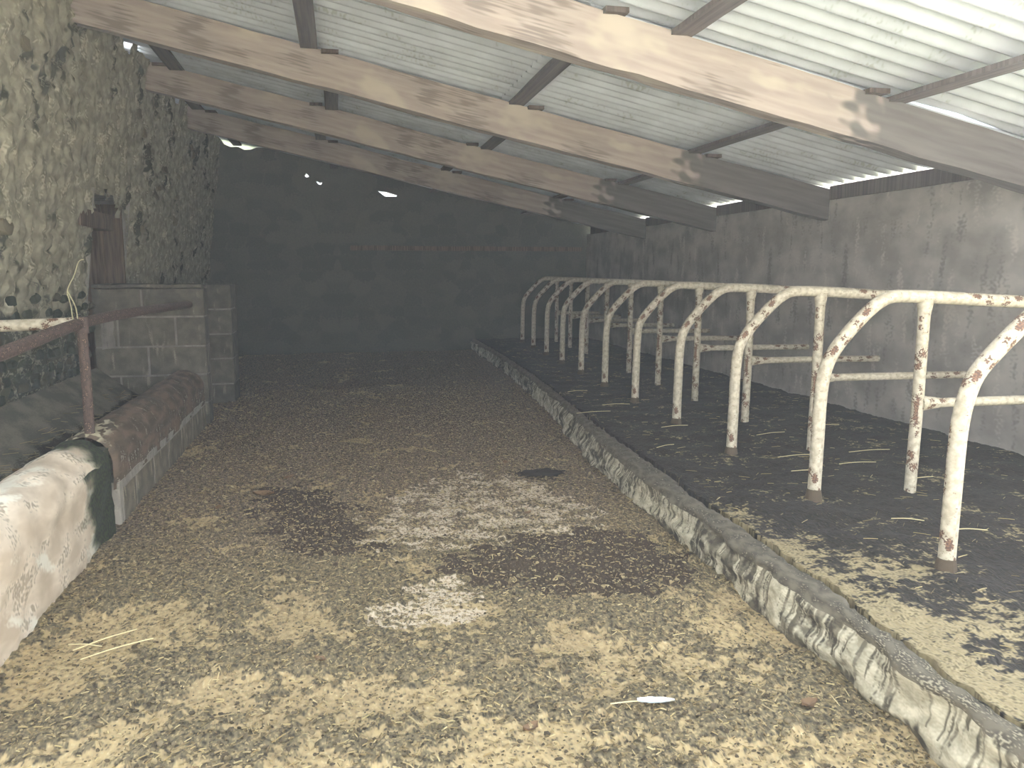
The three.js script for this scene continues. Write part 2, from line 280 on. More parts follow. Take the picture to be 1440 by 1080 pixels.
// stones standing proud of the render
M.stones = [[74, 78, 64], [90, 86, 70], [62, 68, 58], [104, 98, 80]].map(([r, g, b]) => mat({ color: new THREE.Color(`rgb(${r},${g},${b})`), bumpMap: scaled(grit, 6, 6), bumpScale: 0.006 }));
M.wallStones = [[122, 114, 92], [104, 98, 82], [138, 130, 106]].map(([r, g, b]) => mat({ color: new THREE.Color(`rgb(${r},${g},${b})`), bumpMap: scaled(grit, 6, 6), bumpScale: 0.006 }));
const stoneGeo = Array.from({ length: 7 }, (_, k) => {
  const g = mergeVertices(new THREE.IcosahedronGeometry(1, 1).deleteAttribute('normal').deleteAttribute('uv'), 1e-4), p = g.attributes.position;
  for (let i = 0; i < p.count; i++) {
    const v = new THREE.Vector3().fromBufferAttribute(p, i), e = 0.62, q = new THREE.Vector3(Math.sign(v.x) * Math.pow(Math.abs(v.x), e), Math.sign(v.y) * Math.pow(Math.abs(v.y), e), Math.sign(v.z) * Math.pow(Math.abs(v.z), e));
    const w = 0.86 + 0.22 * n3(v.x * 1.3 + k * 9, v.y * 1.3, v.z * 1.3); p.setXYZ(i, q.x * w, q.y * w, q.z * w);
  }
  const q = boxUV(g, 0.1); q.computeVertexNormals(); return toCreasedNormals(q, 0.6);
});
{
  let row = 0;
  for (let y = 0.56; y < 1.16; y += 0.098, row++) for (let z = -4.4 - (row % 2) * 0.07; z > -7.15;) {
    const w = R(0.1, 0.2), h = R(0.03, 0.044), yy = y + R(-0.018, 0.018);
    if (!(y > 0.95 && rnd() < 0.4)) piece('stone', stoneGeo[Math.floor(rnd() * 7)], M.stones[Math.floor(rnd() * 3)], wallLeft, [wallX(yy) - 0.012, yy, z - w / 2], [R(-0.1, 0.1), R(-0.1, 0.1), 0.13], [R(0.026, 0.038), h, w * 0.4]);
    z -= w + R(0.012, 0.05);
  }
  for (let k = 0; k < 60; k++) { const z = R(-4.6, -11.8), y = R(1.2, 3.0); if (z < -6.9 && z > -8.3 && y < 2.1) continue; if (patchy(z, y) > -0.08) continue; piece('stone', stoneGeo[k % 7], M.wallStones[k % 3], wallLeft, [wallX(y) - 0.02, y, z], [R(-0.25, 0.25), 0, 0.13], [R(0.026, 0.042), R(0.035, 0.07), R(0.06, 0.13)]); }
}
// timber lining the blocked doorway
const woodMap = picture(512, 1024, (u, v) => { const g = fbm(u * 26, v * 1.6, 4), k = n2b(u * 90, v * 4); return mix(mix([158, 138, 116], [120, 102, 84], clamp(0.5 + g * 1.4)), [92, 76, 62], smooth(0.35, 0.9, k * 0.5 + g)); });
M.frameWood = mat({ map: woodMap, color: new THREE.Color(0.6, 0.57, 0.53) });
M.oldWood = mat({ map: woodMap, color: new THREE.Color(0.46, 0.43, 0.4) });
const door = thing('door_1', 'dark weathered boards lining the old doorway in the stone wall', 'door', [-2.18, 0.35, -7.7], undefined, 'structure');
for (const [a, b] of [[-7.12, -7.44], [-7.45, -7.78], [-7.79, -8.09]]) part('plank', rough(-2.4, -2.37, 0.35, 1.97, b, a, [1, 8, 2], 0.003), M.oldWood, door);
for (const [a, b] of [[-2.36, -2.13], [-2.12, -1.93]]) part('plank', rough(a, b, 0.35, 1.955, -8.12, -8.08, [2, 8, 1], 0.003), M.oldWood, door);
part('frame', rough(-2.14, -2.09, 0.35, 1.95, -8.08, -8.04, [1, 8, 1], 0.003), M.frameWood, door);
{ const o = single('lintel', rough(-2.3, -1.885, 1.68, 1.83, -7.62, -6.7, [2, 2, 6], 0.006), M.oldWood, 'short dark timber lintel set in the stone wall over the doorway', 'lintel'); o.userData.kind = 'structure'; }

// ---------------------------------------------------------------- right wall, back wall
const plaster = picture(1024, 1024, (u, v) => { const f = fbm(u * 5 + 11, v * 5, 5), g = n2b(u * 70, v * 70), s = fbm(u * 14, v * 2.5 + 50, 3); return mix(mix([182, 175, 165], [152, 146, 138], clamp(0.5 + f * 1.2)), mix([198, 190, 178], [130, 125, 118], clamp(0.5 - s * 2)), smooth(0.25, 0.7, Math.abs(s) + 0.2 * g) * 0.7); });
M.plaster = mat({ map: scaled(plaster, 0.3, 0.45), bumpMap: scaled(plaster, 0.3, 0.45), bumpScale: 0.008 });
{
  const face = grid(200, 40, (u, v) => { const z = lerp(ZF - 0.05, ZG, u), y = lerp(0, 1.96, v); return [XR + 0.012 * fbm(z, y, 3) - (v > 0.98 ? 0.0 : 0.004), y, z]; }, (u, v, p) => [p[2], p[1]]);
  const w = thing('wall_right', 'low blotchy plastered wall behind the cubicle rails', 'wall', [XR, 0, -8], undefined, 'structure');
  part('plaster', face, M.plaster, w); part('core', box(XR + 0.01, XR + 0.2, -0.05, 1.955, ZG - 0.2, ZF - 0.05), M.core, w);
}
const shadedStonework = picture(1024, 1024, (u, v) => {                 // rubble stone, toned dark to carry the shade of the far end
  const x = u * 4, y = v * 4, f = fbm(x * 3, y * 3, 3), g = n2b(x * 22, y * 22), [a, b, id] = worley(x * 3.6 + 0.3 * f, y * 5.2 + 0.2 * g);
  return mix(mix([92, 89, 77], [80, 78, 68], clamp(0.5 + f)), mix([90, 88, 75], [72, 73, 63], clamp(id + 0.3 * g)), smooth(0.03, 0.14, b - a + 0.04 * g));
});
M.back = mat({ map: scaled(shadedStonework, 0.25, 0.25), bumpMap: scaled(shadedStonework, 0.25, 0.25), bumpScale: 0.015 });
{
  const s = new THREE.Shape(); s.moveTo(-2.85, -0.05); s.lineTo(4.4, -0.05); s.lineTo(4.4, roofY(4.4) - 0.03);
  for (let x = 4.2; x > -1.15; x -= 0.3) s.lineTo(x, roofY(x) + 0.035);
  for (const [x, d] of [[-1.18, 0.0], [-1.27, 0.05], [-1.36, 0.075], [-1.45, 0.05], [-1.56, 0.08], [-1.66, 0.06], [-1.7, 0.0]]) s.lineTo(x, roofY(x) - 0.03 - d);
  s.lineTo(-1.75, roofY(-1.75) + 0.02); s.lineTo(-2.85, roofY(-2.85) + 0.02);
  const hole = (pts) => { const h = new THREE.Path(); pts.forEach(([x, y], i) => (i ? h.lineTo(x, y) : h.moveTo(x, y))); h.closePath(); s.holes.push(h); };
  hole([[-0.47, 2.83], [-0.44, 2.87], [-0.41, 2.84], [-0.4, 2.81], [-0.44, 2.8]]);
  hole([[-0.3, 2.75], [-0.27, 2.75], [-0.24, 2.73], [-0.19, 2.74], [-0.22, 2.69], [-0.26, 2.7]]);
  hole([[0.66, 2.62], [0.8, 2.61], [0.98, 2.56], [0.97, 2.53], [0.78, 2.53]]);
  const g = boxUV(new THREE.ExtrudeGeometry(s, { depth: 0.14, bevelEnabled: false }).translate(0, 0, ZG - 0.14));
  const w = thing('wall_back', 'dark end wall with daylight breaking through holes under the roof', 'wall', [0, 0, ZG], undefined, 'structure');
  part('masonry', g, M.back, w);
  part('ledge', rough(0.2, 4.1, 1.66, 1.75, ZG - 0.05, ZG + 0.08, [12, 1, 1], 0.006), M.oldWood, w);
}

// ---------------------------------------------------------------- roof: corrugated sheets, beams, purlins, wall plate
const sheetMap = picture(512, 512, (u, v) => { const f = fbm(u * 4 + 5, v * 4, 4), g = n2b(u * 60, v * 60); return mix(mix([202, 208, 212], [180, 186, 190], clamp(0.5 + f)), [160, 164, 160], smooth(0.45, 0.9, g * 0.5 + f)); });
M.sheets = [1, 0.95, 0.9].map((k) => mat({ map: scaled(sheetMap, 0.5, 0.5), color: new THREE.Color(k, k, k), roughness: 0.85 }));
const ceiling = thing('ceiling', 'light grey corrugated sheet roof sloping down to the right', 'roof', [1, 2.2, -8], undefined, 'structure');
const PITCH = 0.146, AMP = 0.026;
function sheet(x0, x1, z0, z1, lift, tilt) {                      // x0 > x1, z0 > z1 (nearer first)
  const nz = Math.round((z0 - z1) / PITCH * 8), xs = [x0, lerp(x0, x1, 0.12), lerp(x0, x1, 0.24), lerp(x0, x1, 0.4), lerp(x0, x1, 0.7), ...(x1 < -1.5 ? [-1.74, -2.0] : [lerp(x0, x1, 0.85)]), x1], nx = xs.length - 1;
  const at = (i, j, s) => { const x = xs[i], z = lerp(z0, z1, j / nz); let y = roofY(x) + AMP * Math.cos(2 * Math.PI * z / PITCH) + lift + tilt * (j / nz - 0.5) + s * 0.0035; if (z1 < -4.0 && z1 > -4.35 && x0 > 3.5 && j > nz - 8) y += 0.026 * (x < 3.8 && x > 3.1 ? 1 : 0.35); return [x, y, z]; };
  const faces = [1, -1].map((s) => grid(nx, nz, (u, v) => at(Math.round(u * nx), Math.round(v * nz), s), (u, v, p) => [p[0], p[2]], (u, v) => !(xs[Math.floor(u * nx) + 1] === -2.0 && chipped(lerp(z0, z1, v)))));
  faces[1].setIndex(Array.from(faces[1].index.array).reverse()); faces[1].computeVertexNormals();
  const rim = [[0, 'i'], [nx, 'i'], [0, 'j'], [nz, 'j']].map(([k, w]) => grid(w === 'i' ? nz : nx, 1, (u, v) => w === 'i' ? at(k, Math.round(u * nz), v * 2 - 1) : at(Math.round(u * nx), k, v * 2 - 1), (u, v, p) => [p[0], p[2]]));
  return mergeGeometries([...faces, ...rim]);
}
{
  let k = 0;
  const edges = [ZF]; for (let z = -4.17; z > -14.3; z -= 0.998) edges.push(z); edges.splice(1, 0, -3.17);
  for (let i = 0; i + 1 < edges.length; i++) for (const [x0, x1, up] of [[4.27, 1.32, 0], [1.47, -2.5, 0.011]]) {
    part('roof_sheet', sheet(x0, x1, edges[i], edges[i + 1] - 0.07, up + 0.006, 0.006), M.sheets[k++ % 3], ceiling);
  }
}
const beamMap = picture(2048, 256, (u, v) => {                   // u along the beam from the left wall, v round it
  const x = u * 6.6, g = fbm(x * 1.3, v * 16, 4), k = n2b(x * 3, v * 60), b = fbm(x * 1.1 + 30, v * 2, 4);
  let c = mix(mix([166, 152, 141], [150, 136, 126], clamp(0.5 + g * 1.2)), [176, 164, 147], smooth(0.1, 0.5, b));
  c = mix(c, [124, 112, 104], smooth(0.2, 0.55, -b + 0.25 * k));
  return mix(c, mix([104, 99, 94], [88, 83, 78], clamp(0.5 + g)), smooth(4.72, 4.9, x + 0.16 * n2(x * 6, v * 9) + 0.2 * b));   // greyer, darker end over the wall
});
M.beam = mat({ map: beamMap, bumpMap: beamMap, bumpScale: 0.004, roughness: 0.9 });
const beamNames = ['nearest the open mouth', 'second from the open mouth', 'third from the open mouth', 'fourth from the open mouth'];
[-4.11, -6.39, -8.52, -10.65].forEach((z, i) => {
  const L = -1.98, W = 0.12, D = 0.262, nx = 44, ring = [[0, 0], [W * 0.5, 0], [W, 0], [W, -D * 0.5], [W, -D], [W * 0.5, -D], [0, -D], [0, -D * 0.5]];
  const g = grid(nx, 8, (u, v) => {
    const x = lerp(L, XR + 0.02, u), [dz, dy] = ring[Math.round(v * 8) % 8], n = 0.006;
    return [x, beamTop(x) + dy + n * n2(x * 2 + i * 7, dy * 9 + dz * 5), z + dz - W / 2 + n * n2(x * 2, i * 9 + dy * 7)];
  }, (u, v) => [u * (XR - L) / 6.6, v]);
  const caps = [0, 1].map((e) => { const x = e ? XR + 0.02 : L, b = new THREE.PlaneGeometry(W, D).rotateY(e ? Math.PI / 2 : -Math.PI / 2).translate(x, beamTop(x) - D / 2, z); return b; });
  const geo = toCreasedNormals(mergeGeometries([g, ...caps]), 0.6);
  single('roof_beam', geo, M.beam, `pale sawn roof beam spanning wall to wall, ${beamNames[i]}`, 'beam', 'roof beams');
});
M.purlin = mat({ map: scaled(woodMap, 1, 0.5), color: new THREE.Color(0.3, 0.28, 0.28) });
const bays = [[ZF - 0.02, -4.2, 'over the mouth of the shed'], [-4.0, -6.48, 'between the first and second beams'], [-6.28, -8.62, 'between the second and third beams'], [-8.42, -10.75, 'between the third and fourth beams'], [-10.55, -13.25, 'between the fourth beam and the end wall']];
bays.forEach(([z0, z1, where], i) => {
  [[2.93, 'low on the slope'], [1.41, 'halfway up the slope'], [-0.16, 'high on the slope'], [-1.6, 'beside the stone wall']].forEach(([x, how], k) => {
    const xx = x + (i === 0 && k === 1 ? 0.22 : 0) + (i % 2 ? 0 : 0.15), g = rough(xx - 0.07, xx + 0.07, roofY(xx) - 0.085, roofY(xx) - 0.042, z1, z0, [1, 1, 6], 0.003);
    single('purlin', g, M.purlin, `dark timber purlin ${how}, ${where}`, 'purlin', 'purlins under the roof sheets');
  });
});
[[ZF - 0.05, -4.04, 'in the first bay'], [-4.18, -6.32, 'between the first and second beams'], [-6.46, -8.45, 'between the second and third beams'], [-8.59, -10.58, 'between the third and fourth beams'], [-10.72, -13.06, 'in the last bay']].forEach(([z0, z1, where]) =>
  single('wall_plate', rough(XR - 0.03, XR + 0.05, 1.945, 2.076, z1, z0, [1, 1, 8], 0.003), M.purlin, `dark timber plate along the low plastered wall, ${where}`, 'wall plate', 'wall plates under the eave'));

// ---------------------------------------------------------------- feed trough and its low wall on the left
const trough = picture(512, 1024, (u, v) => { const f = fbm(u * 3, v * 12, 5), g = n2b(u * 40, v * 160); const con = mix([128, 122, 106], [98, 94, 82], clamp(0.5 + f * 1.3 + 0.2 * g)); return mix(con, mix([44, 40, 34], [70, 62, 50], clamp(0.5 + g * 0.5)), smooth(0.5, 0.56, u + 0.09 * f + 0.02 * g)); });
M.trough = mat({ map: trough, bumpMap: trough, bumpScale: 0.006 });
single('feed_trough', grid(16, 120, (u, v) => { const z = lerp(-2.55, -7.32, v), x = lerp(-2.03, -1.475, u), y = u < 0.55 ? lerp(0.53, 0.29, u / 0.55) : 0.29 - 0.015 * Math.sin((u - 0.55) * 7); return [x, y + 0.006 * fbm(x * 4, z * 4, 2), z]; }, (u, v) => [u, v]), M.trough, 'concrete feed trough sloping from the stone wall, black muck in its bottom', 'trough', undefined, 'structure');
const PARX = -1.17;
const parapetMap = (near) => picture(512, 1024, (u, v) => {      // u round the wall from the passage foot over the top, v along
  const z = near ? lerp(-2.3, -4.36, v) : lerp(-4.44, -7.3, v), s = u * 1.2, f = fbm(s * 6, z * 3, 4), g = n2b(s * 40, z * 40), streak = fbm(s * 2, z * 16, 3);
  if (near) {
    let c = mix(mix([226, 210, 186], [196, 177, 151], clamp(0.5 + f * 1.3)), [232, 224, 204], smooth(0.12, 0.4, fbm(s * 3.2 - z * 1.2, z * 1.5, 3) + 0.1 * g));
    c = mix(c, [150, 134, 110], smooth(0.2, 0.7, -f + 0.35 * g + 0.2 * streak) * 0.7);
    return mix(c, mix([58, 66, 40], [44, 44, 36], clamp(0.5 + g)), smooth(-3.98, -4.18, z + 0.14 * f + (s < 0.42 ? -0.12 : 0.06)));   // moss at the joint
  }
  let c = mix(mix([118, 100, 82], [88, 76, 62], clamp(0.5 + f * 1.4)), [150, 138, 114], smooth(0.4, 0.7, streak + 0.2 * g));
  c = mix(c, [196, 184, 152], smooth(-4.85, -4.65, z + 0.3 * f) * smooth(0.42, 0.5, s) * smooth(0.1, 0.3, fbm(s * 9, z * 7, 2) + 0.25));
  return mix(c, [182, 174, 154], smooth(0.3, 0.6, streak * 0.8 + f * 0.5 + 0.25 * g) * (s < 0.3 ? 0.8 : 0.25));
});
function parapet(z0, z1, y0, map, nz, amp) {
  const W = 0.3, T = 0.5, xr = PARX, len = 40;
  return grid(len, nz, (u, v) => {
    const z = lerp(z0, z1, v), s = u * 1.2; let x, y; const straight = T - W / 2 - y0, arc = Math.PI * W / 2, tot = 2 * straight + arc, q = u * tot;
    if (q < straight) { x = xr; y = y0 + q; } else if (q < straight + arc) { const a = (q - straight) / arc * Math.PI; x = xr - W / 2 + Math.cos(a) * W / 2; y = T - W / 2 + Math.sin(a) * W / 2; } else { x = xr - W; y = T - W / 2 - (q - straight - arc); }
    const e = Math.min(v, 1 - v), bev = e < 0.5 / nz ? 0.03 : 0, cx = xr - W / 2;
    x += amp * fbm(z * 3, s * 4, 3); y += y > 0.2 ? amp * fbm(z * 3 + 9, s * 4, 3) : 0;
    return [cx + (x - cx) * (1 - bev * 4), y > 0.3 ? 0.3 + (y - 0.3) * (1 - bev * 2) : y, z];
  }, (u, v) => [u, v]);
}
M.parNear = mat({ map: parapetMap(true), roughness: 0.9 }); M.parFar = mat({ map: parapetMap(false), roughness: 0.9 });
M.parNear.bumpMap = M.parNear.map; M.parNear.bumpScale = 0.005; M.parFar.bumpMap = M.parFar.map; M.parFar.bumpScale = 0.006;
const blockMap = picture(512, 512, (u, v) => { const f = fbm(u * 6, v * 6, 4), g = n2b(u * 110, v * 110), s = fbm(u * 9, v * 2, 3); return mix(mix([138, 131, 116], [108, 103, 92], clamp(0.5 + f + 0.35 * g)), [176, 168, 148], smooth(0.35, 0.6, s + 0.2 * g)); });
M.blocks = [[0.62, 0.61, 0.59], [0.55, 0.54, 0.52], [0.66, 0.65, 0.62]].map((c) => mat({ map: blockMap, bumpMap: blockMap, bumpScale: 0.005, color: new THREE.Color(...c.map((k) => Math.min(1, k * 0.92))) }));
M.mortar = mat({ map: plaster, color: new THREE.Color(0.5, 0.49, 0.46) });
M.limey = mat({ map: plaster, color: new THREE.Color(0.86, 0.83, 0.76) });
{
  M.lowBlocks = [[0.95, 0.9, 0.82], [0.85, 0.81, 0.74]].map((c) => mat({ map: blockMap, bumpMap: blockMap, bumpScale: 0.005, color: new THREE.Color(...c) }));
  const lw = thing('trough_wall', 'low round-topped wall between the passage and the feed trough', 'low wall', [PARX - 0.15, 0, -4.9]);
  part('near_length', mergeGeometries([parapet(-2.3, -4.36, -0.04, null, 60, 0.02), box(PARX - 0.28, PARX - 0.03, -0.04, 0.4, -4.355, -4.3).setIndex(null)].map((g) => (g.index ? g.toNonIndexed() : g))), M.parNear, lw, 'pale rendered length with moss at its end');
  part('joint', rough(PARX - 0.27, PARX - 0.035, -0.04, 0.44, -4.47, -4.33, [2, 4, 1], 0.01), mat({ map: scaled(blockMap, 1, 1), color: new THREE.Color(0.34, 0.36, 0.28) }), lw, 'dark mossy joint');
  part('far_length', parapet(-4.44, -7.3, 0.2, null, 80, 0.013), M.parFar, lw, 'brown muck-stained length');
  part('mortar_bed', box(PARX - 0.27, PARX + 0.002, -0.04, 0.235, -7.29, -4.46), M.limey, lw, 'pale mortar');
  let z = -4.52, k = 0;
  while (z > -7.2) { const l = Math.min(k ? 0.44 : 0.27, z + 7.28); part('block', rough(PARX - 0.1, PARX + 0.009, 0.0, 0.192, z - l, z, [1, 3, 5], 0.0025, 9, 0.004), M.lowBlocks[k % 2], lw); z -= l + 0.016; k++; }
}
// block wall closing the end of the trough, and the pier beyond it
function blockWork(w, rows, zf, zb, left, right) {
  let k = 0;
  for (const [y0, y1, joints] of rows) {
    const xs = [left, ...joints, right];
    for (let i = 0; i + 1 < xs.length; i++) part('block', rough(xs[i] + (i ? 0.005 : 0), xs[i + 1] - (i + 2 < xs.length ? 0.005 : 0), y0 + 0.004, y1 - 0.004, zb, zf, [5, 3, 2], 0.0022, 9, 0.004), M.blocks[k++ % 3], w);
  }
  const top = rows[0][1], bot = rows[rows.length - 1][0];
  part('mortar', box(left + 0.01, right - 0.012, bot, top - 0.01, zb + 0.012, zf - 0.009), M.mortar, w, 'pale mortar joints');
}
{
  const w = thing('block_wall', 'short concrete block wall across the end of the feed trough', 'wall', [-1.6, 0.2, -7.4]);
  blockWork(w, [[0.955, 1.2, [-1.64]], [0.7, 0.955, [-1.84, -1.38]], [0.45, 0.7, [-1.61]], [0.2, 0.45, [-1.84, -1.38]], [-0.04, 0.2, [-1.6]]], -7.31, -7.53, -2.03, -1.135);
  part('capping', rough(-2.03, -1.14, 1.195, 1.235, -7.52, -7.32, [10, 1, 3], 0.008), M.blocks[0], w, 'rough mortar capping');
  part('render_patch', rough(-1.98, -1.86, 0.68, 0.97, -7.33, -7.302, [4, 6, 1], 0.008, 14), M.mortar, w, 'rough pale render');
}
{
  const w = thing('block_pier', 'dark concrete block pier standing behind the short block wall', 'pier', [-1.2, 0, -8.7]);
  blockWork(w, [[0.96, 1.21, [-1.3]], [0.71, 0.96, []], [0.46, 0.71, [-1.3]], [0.2, 0.46, []], [-0.04, 0.2, [-1.3]]], -8.5, -8.95, -1.52, -1.065);
}
// ---------------------------------------------------------------- rusty trough rail
const rustMap = picture(512, 512, (u, v) => { const f = fbm(u * 6, v * 6, 4), g = n2b(u * 50, v * 50); return mix(mix([96, 78, 69], [68, 57, 51], clamp(0.5 + f * 1.5)), [150, 122, 102], smooth(0.4, 0.75, g * 0.6 + f)); });
const paleMap = picture(512, 512, (u, v) => { const f = fbm(u * 9, v * 6, 4), g = n2b(u * 40, v * 26), b = fbm(u * 3 + 70, v * 3, 3); return mix(mix([204, 194, 170], [172, 160, 136], clamp(0.5 + f * 1.2)), mix([132, 96, 72], [96, 74, 60], clamp(0.5 + g)), smooth(0.2, 0.36, b * 0.8 + f * 0.35 + g * 0.16)); });
M.rust = mat({ map: rustMap, bumpMap: rustMap, bumpScale: 0.002, roughness: 0.85, metalness: 0.15 });
M.pale = mat({ map: paleMap, bumpMap: paleMap, bumpScale: 0.002, roughness: 0.7, metalness: 0.1 });
{
  const px = -1.31, pz = -4.52, py = 1.075, t = thing('trough_rail', 'rusty pipe rail on a post above the feed trough, running into the block wall', 'rail', [px, 0.47, pz]);
  part('post', tube([[px, 0.46, pz], [px + 0.003, 0.8, pz], [px, py, pz]], 0.026, 12, 12), M.rust, t);
  part('rail', tube([[-1.38, 0.985, -2.9], [-1.36, 1.01, -3.6], [px - 0.01, py, pz], [-1.27, 1.085, -5.6], [-1.262, 1.07, -6.6], [-1.258, 1.058, -7.4]], 0.03, 12, 50), M.rust, t);
  part('collar', tube([[px, py - 0.05, pz], [px, py + 0.035, pz]], 0.034, 12, 4), M.rust, t);
  part('cross_rail', tube([[px, py + 0.005, pz], [-1.6, py - 0.003, pz + 0.02], [-2.06, py - 0.012, pz + 0.05]], 0.03, 12, 14), M.pale, t, 'pale cream pipe to the stone wall');
  const tw = [[[px - 0.03, py + 0.02, pz + 0.03], [px - 0.035, py + 0.10, pz + 0.03], [px - 0.045, py + 0.17, pz + 0.03], [px - 0.01, py + 0.25, pz + 0.02], [px + 0.015, py + 0.325, pz], [px + 0.035, py + 0.33, pz]], [[px - 0.005, py + 0.02, pz + 0.035], [px - 0.012, py + 0.09, pz + 0.035], [px - 0.043, py + 0.168, pz + 0.03]]];
  M.twine = mat({ color: new THREE.Color('rgb(158,150,116)') });
  single('baler_twine', mergeGeometries(tw.map((p) => tube(p, 0.0028, 6, 24))), M.twine, 'pale baler twine tied to the rusty rail and sticking up', 'twine');
}
// ---------------------------------------------------------------- cubicle dividers
const order = ['first', 'second', 'third', 'fourth', 'fifth', 'sixth', 'seventh', 'eighth', 'ninth', 'tenth', 'eleventh'];
for (let i = 0; i < 11; i++) {
  const z = -2.556 - 1.0 * i, x = 2.29 + 0.06 * i + [0, 0.008, 0.006, 0.012, 0, 0, 0, 0, 0, 0, 0][i], y = BED - 0.02, r = 0.033, w = (n) => 0.012 * n2(i * 3.3, n);
  const d = thing('cubicle_divider', `bent pipe cubicle divider with chipped cream paint, ${order[i]} from the open mouth`, 'cattle rail', [x, BED, z], 'cubicle dividers along the bed');
  part('hoop', tube([[x, y, z], [x + 0.004, y + 0.3, z], [x + 0.012, y + 0.6, z], [x + 0.03, y + 0.71, z + w(1)], [x + 0.075, y + 0.79, z + w(2)], [x + 0.2, y + 0.925, z], [x + 0.3, y + 1.01, z], [x + 0.37, y + 1.042, z], [x + 0.5, y + 1.045, z], [x + 1.0, y + 1.02, z], [XR + 0.01, y + 0.98, z - 0.02 * i * 0]], r, 12, 90), M.pale, d);
  const px = x + 0.575;
  part('post', tube([[px - 0.004, y, z - 0.005], [px, y + 0.5, z], [px + 0.002, y + 0.9, z], [px + 0.002, y + 1.035, z]], (t) => 0.03 + 0.012 * smooth(0.9, 1, t), 12, 24), M.pale, d);
  part('low_rail', tube([[px, y + 0.49, z], [px + 0.5, y + 0.487, z], [XR + 0.01, y + 0.48, z]], 0.025, 10, 14), M.pale, d);
  part('collar', tube([[px + 0.01, y + 0.49, z], [px + 0.05, y + 0.49, z], [px + 0.13, y + 0.489, z]], (t) => lerp(0.043, 0.027, t), 12, 6), M.pale, d);
  part('muck_collar', tube([[x - 0.002, BED - 0.02, z], [x, BED + 0.045, z]], (t) => lerp(0.047, 0.034, t), 12, 4), M.bedMuck ?? (M.bedMuck = mat({ color: new THREE.Color('rgb(92,78,60)'), bumpMap: scaled(grit, 8, 8), bumpScale: 0.008 })), d, 'caked muck at the foot');
}

// ---------------------------------------------------------------- straw, crumbs, leaves
const strawGeo = (() => { const g = new THREE.BoxGeometry(1, 0.05, 0.05, 3, 1, 1), p = g.attributes.position; for (let i = 0; i < p.count; i++) { const x = p.getX(i); p.setY(i, p.getY(i) + 0.06 * (0.25 - x * x)); } g.computeVertexNormals(); return g; })();
const crumbGeo = (() => { const g = new THREE.IcosahedronGeometry(1, 0), p = g.attributes.position; for (let i = 0; i < p.count; i++) { const a = n3(p.getX(i) * 2, p.getY(i) * 2, p.getZ(i) * 2); p.setXYZ(i, p.getX(i) * (1 + 0.3 * a), p.getY(i) * 0.55, p.getZ(i) * (1 - 0.25 * a)); } g.computeVertexNormals(); return g; })();
M.litter = mat({ color: 0xffffff });
const bedH = (x, z) => BED + 0.02 * smooth(0, 0.15, x - crack(z)) * fbm(x * 2.1, z * 2.1, 3);
function scatter(name, label, category, geo, count, place) {
  const m = new THREE.InstancedMesh(geo, M.litter, count), o = new THREE.Object3D(), c = new THREE.Color();
  m.name = name; m.userData = { label, category, kind: 'stuff' }; m.castShadow = m.receiveShadow = true;
  for (let i = 0; i < count; i++) { const col = place(o); o.updateMatrix(); m.setMatrixAt(i, o.matrix); m.setColorAt(i, c.setRGB(col[0] / 255, col[1] / 255, col[2] / 255, THREE.SRGBColorSpace)); }
  scene.add(m);
}
const floorSpot = () => { for (;;) { const t = rnd(), z = -1.7 - 7.5 * Math.pow(t, 1.5), x = R(-1.15, foot(z) - 0.02); if (x < 1.62 || z < -4) return [x, z]; } };
const strawTone = () => { const k = rnd(); return mix(mix([196, 176, 122], [158, 132, 84], rnd()), k < 0.3 ? [104, 90, 62] : [222, 208, 164], k < 0.3 ? 0.7 : rnd() * 0.6); };
scatter('chopped_straw', 'short bits of chopped straw strewn over the passage floor', 'straw', strawGeo, 15000, (o) => {
  const [x, z] = floorSpot(), l = R(0.006, 0.026) * (rnd() < 0.06 ? 2.2 : 1); o.position.set(x, floorH(x, z) + 0.006, z); o.rotation.set(R(-0.2, 0.2), R(0, 6.28), R(-0.25, 0.25)); o.scale.set(l, R(0.03, 0.06), R(0.035, 0.08)); return mix(strawTone(), [112, 94, 66], R(0, 0.75));
});
scatter('dung_crumbs', 'dark crumbs of dried dung covering the passage floor', 'dung', crumbGeo, 40000, (o) => {
  let x, z; const any = rnd() < 0.35; for (let k = 0; k < 6; k++) { [x, z] = floorSpot(); if (any) break; if (soil(x, z)[0] > 0.5) break; }
  const s = R(0.0025, 0.006) * (rnd() < 0.06 ? 1.8 : 1), near = smooth(-4.6, -3.2, z); o.position.set(x, floorH(x, z) + s * 0.25, z); o.rotation.set(R(0, 6), R(0, 6), R(-0.4, 0.4)); o.scale.set(s * R(0.8, 1.8), s, s);
  return mix(mix(mix([124, 105, 83], [120, 106, 79], near), [70, 60, 45], rnd()), [164, 146, 106], rnd() < 0.25 ? 0.8 : 0);
});
scatter('bedding_straw', 'thin scattered straw on the dark raised bed', 'straw', strawGeo, 700, (o) => {
  const z = -1.8 - 10 * Math.pow(rnd(), 1.3), x = R(crack(z) + 0.05, XR - 0.1), l = R(0.015, 0.07); o.position.set(x, bedH(x, z) + 0.009, z); o.rotation.set(0, R(-0.9, 0.9), R(-0.06, 0.06)); o.scale.set(l, R(0.03, 0.06), R(0.03, 0.06)); return mix(strawTone(), [96, 84, 62], R(0, 0.8));
});
scatter('trough_straw', 'bits of old straw lying in the feed trough', 'straw', strawGeo, 260, (o) => {
  const z = R(-3, -7.2), x = R(-1.85, -1.5); o.position.set(x, x > -1.72 ? 0.3 : 0.3 + (-1.72 - x) * 0.78, z); o.rotation.set(0, R(0, 6), R(-0.1, 0.1)); o.scale.set(R(0.03, 0.12), 0.05, 0.05); return mix(strawTone(), [110, 100, 80], 0.4);
});
M.straw = mat({ color: new THREE.Color('rgb(214,198,150)') });
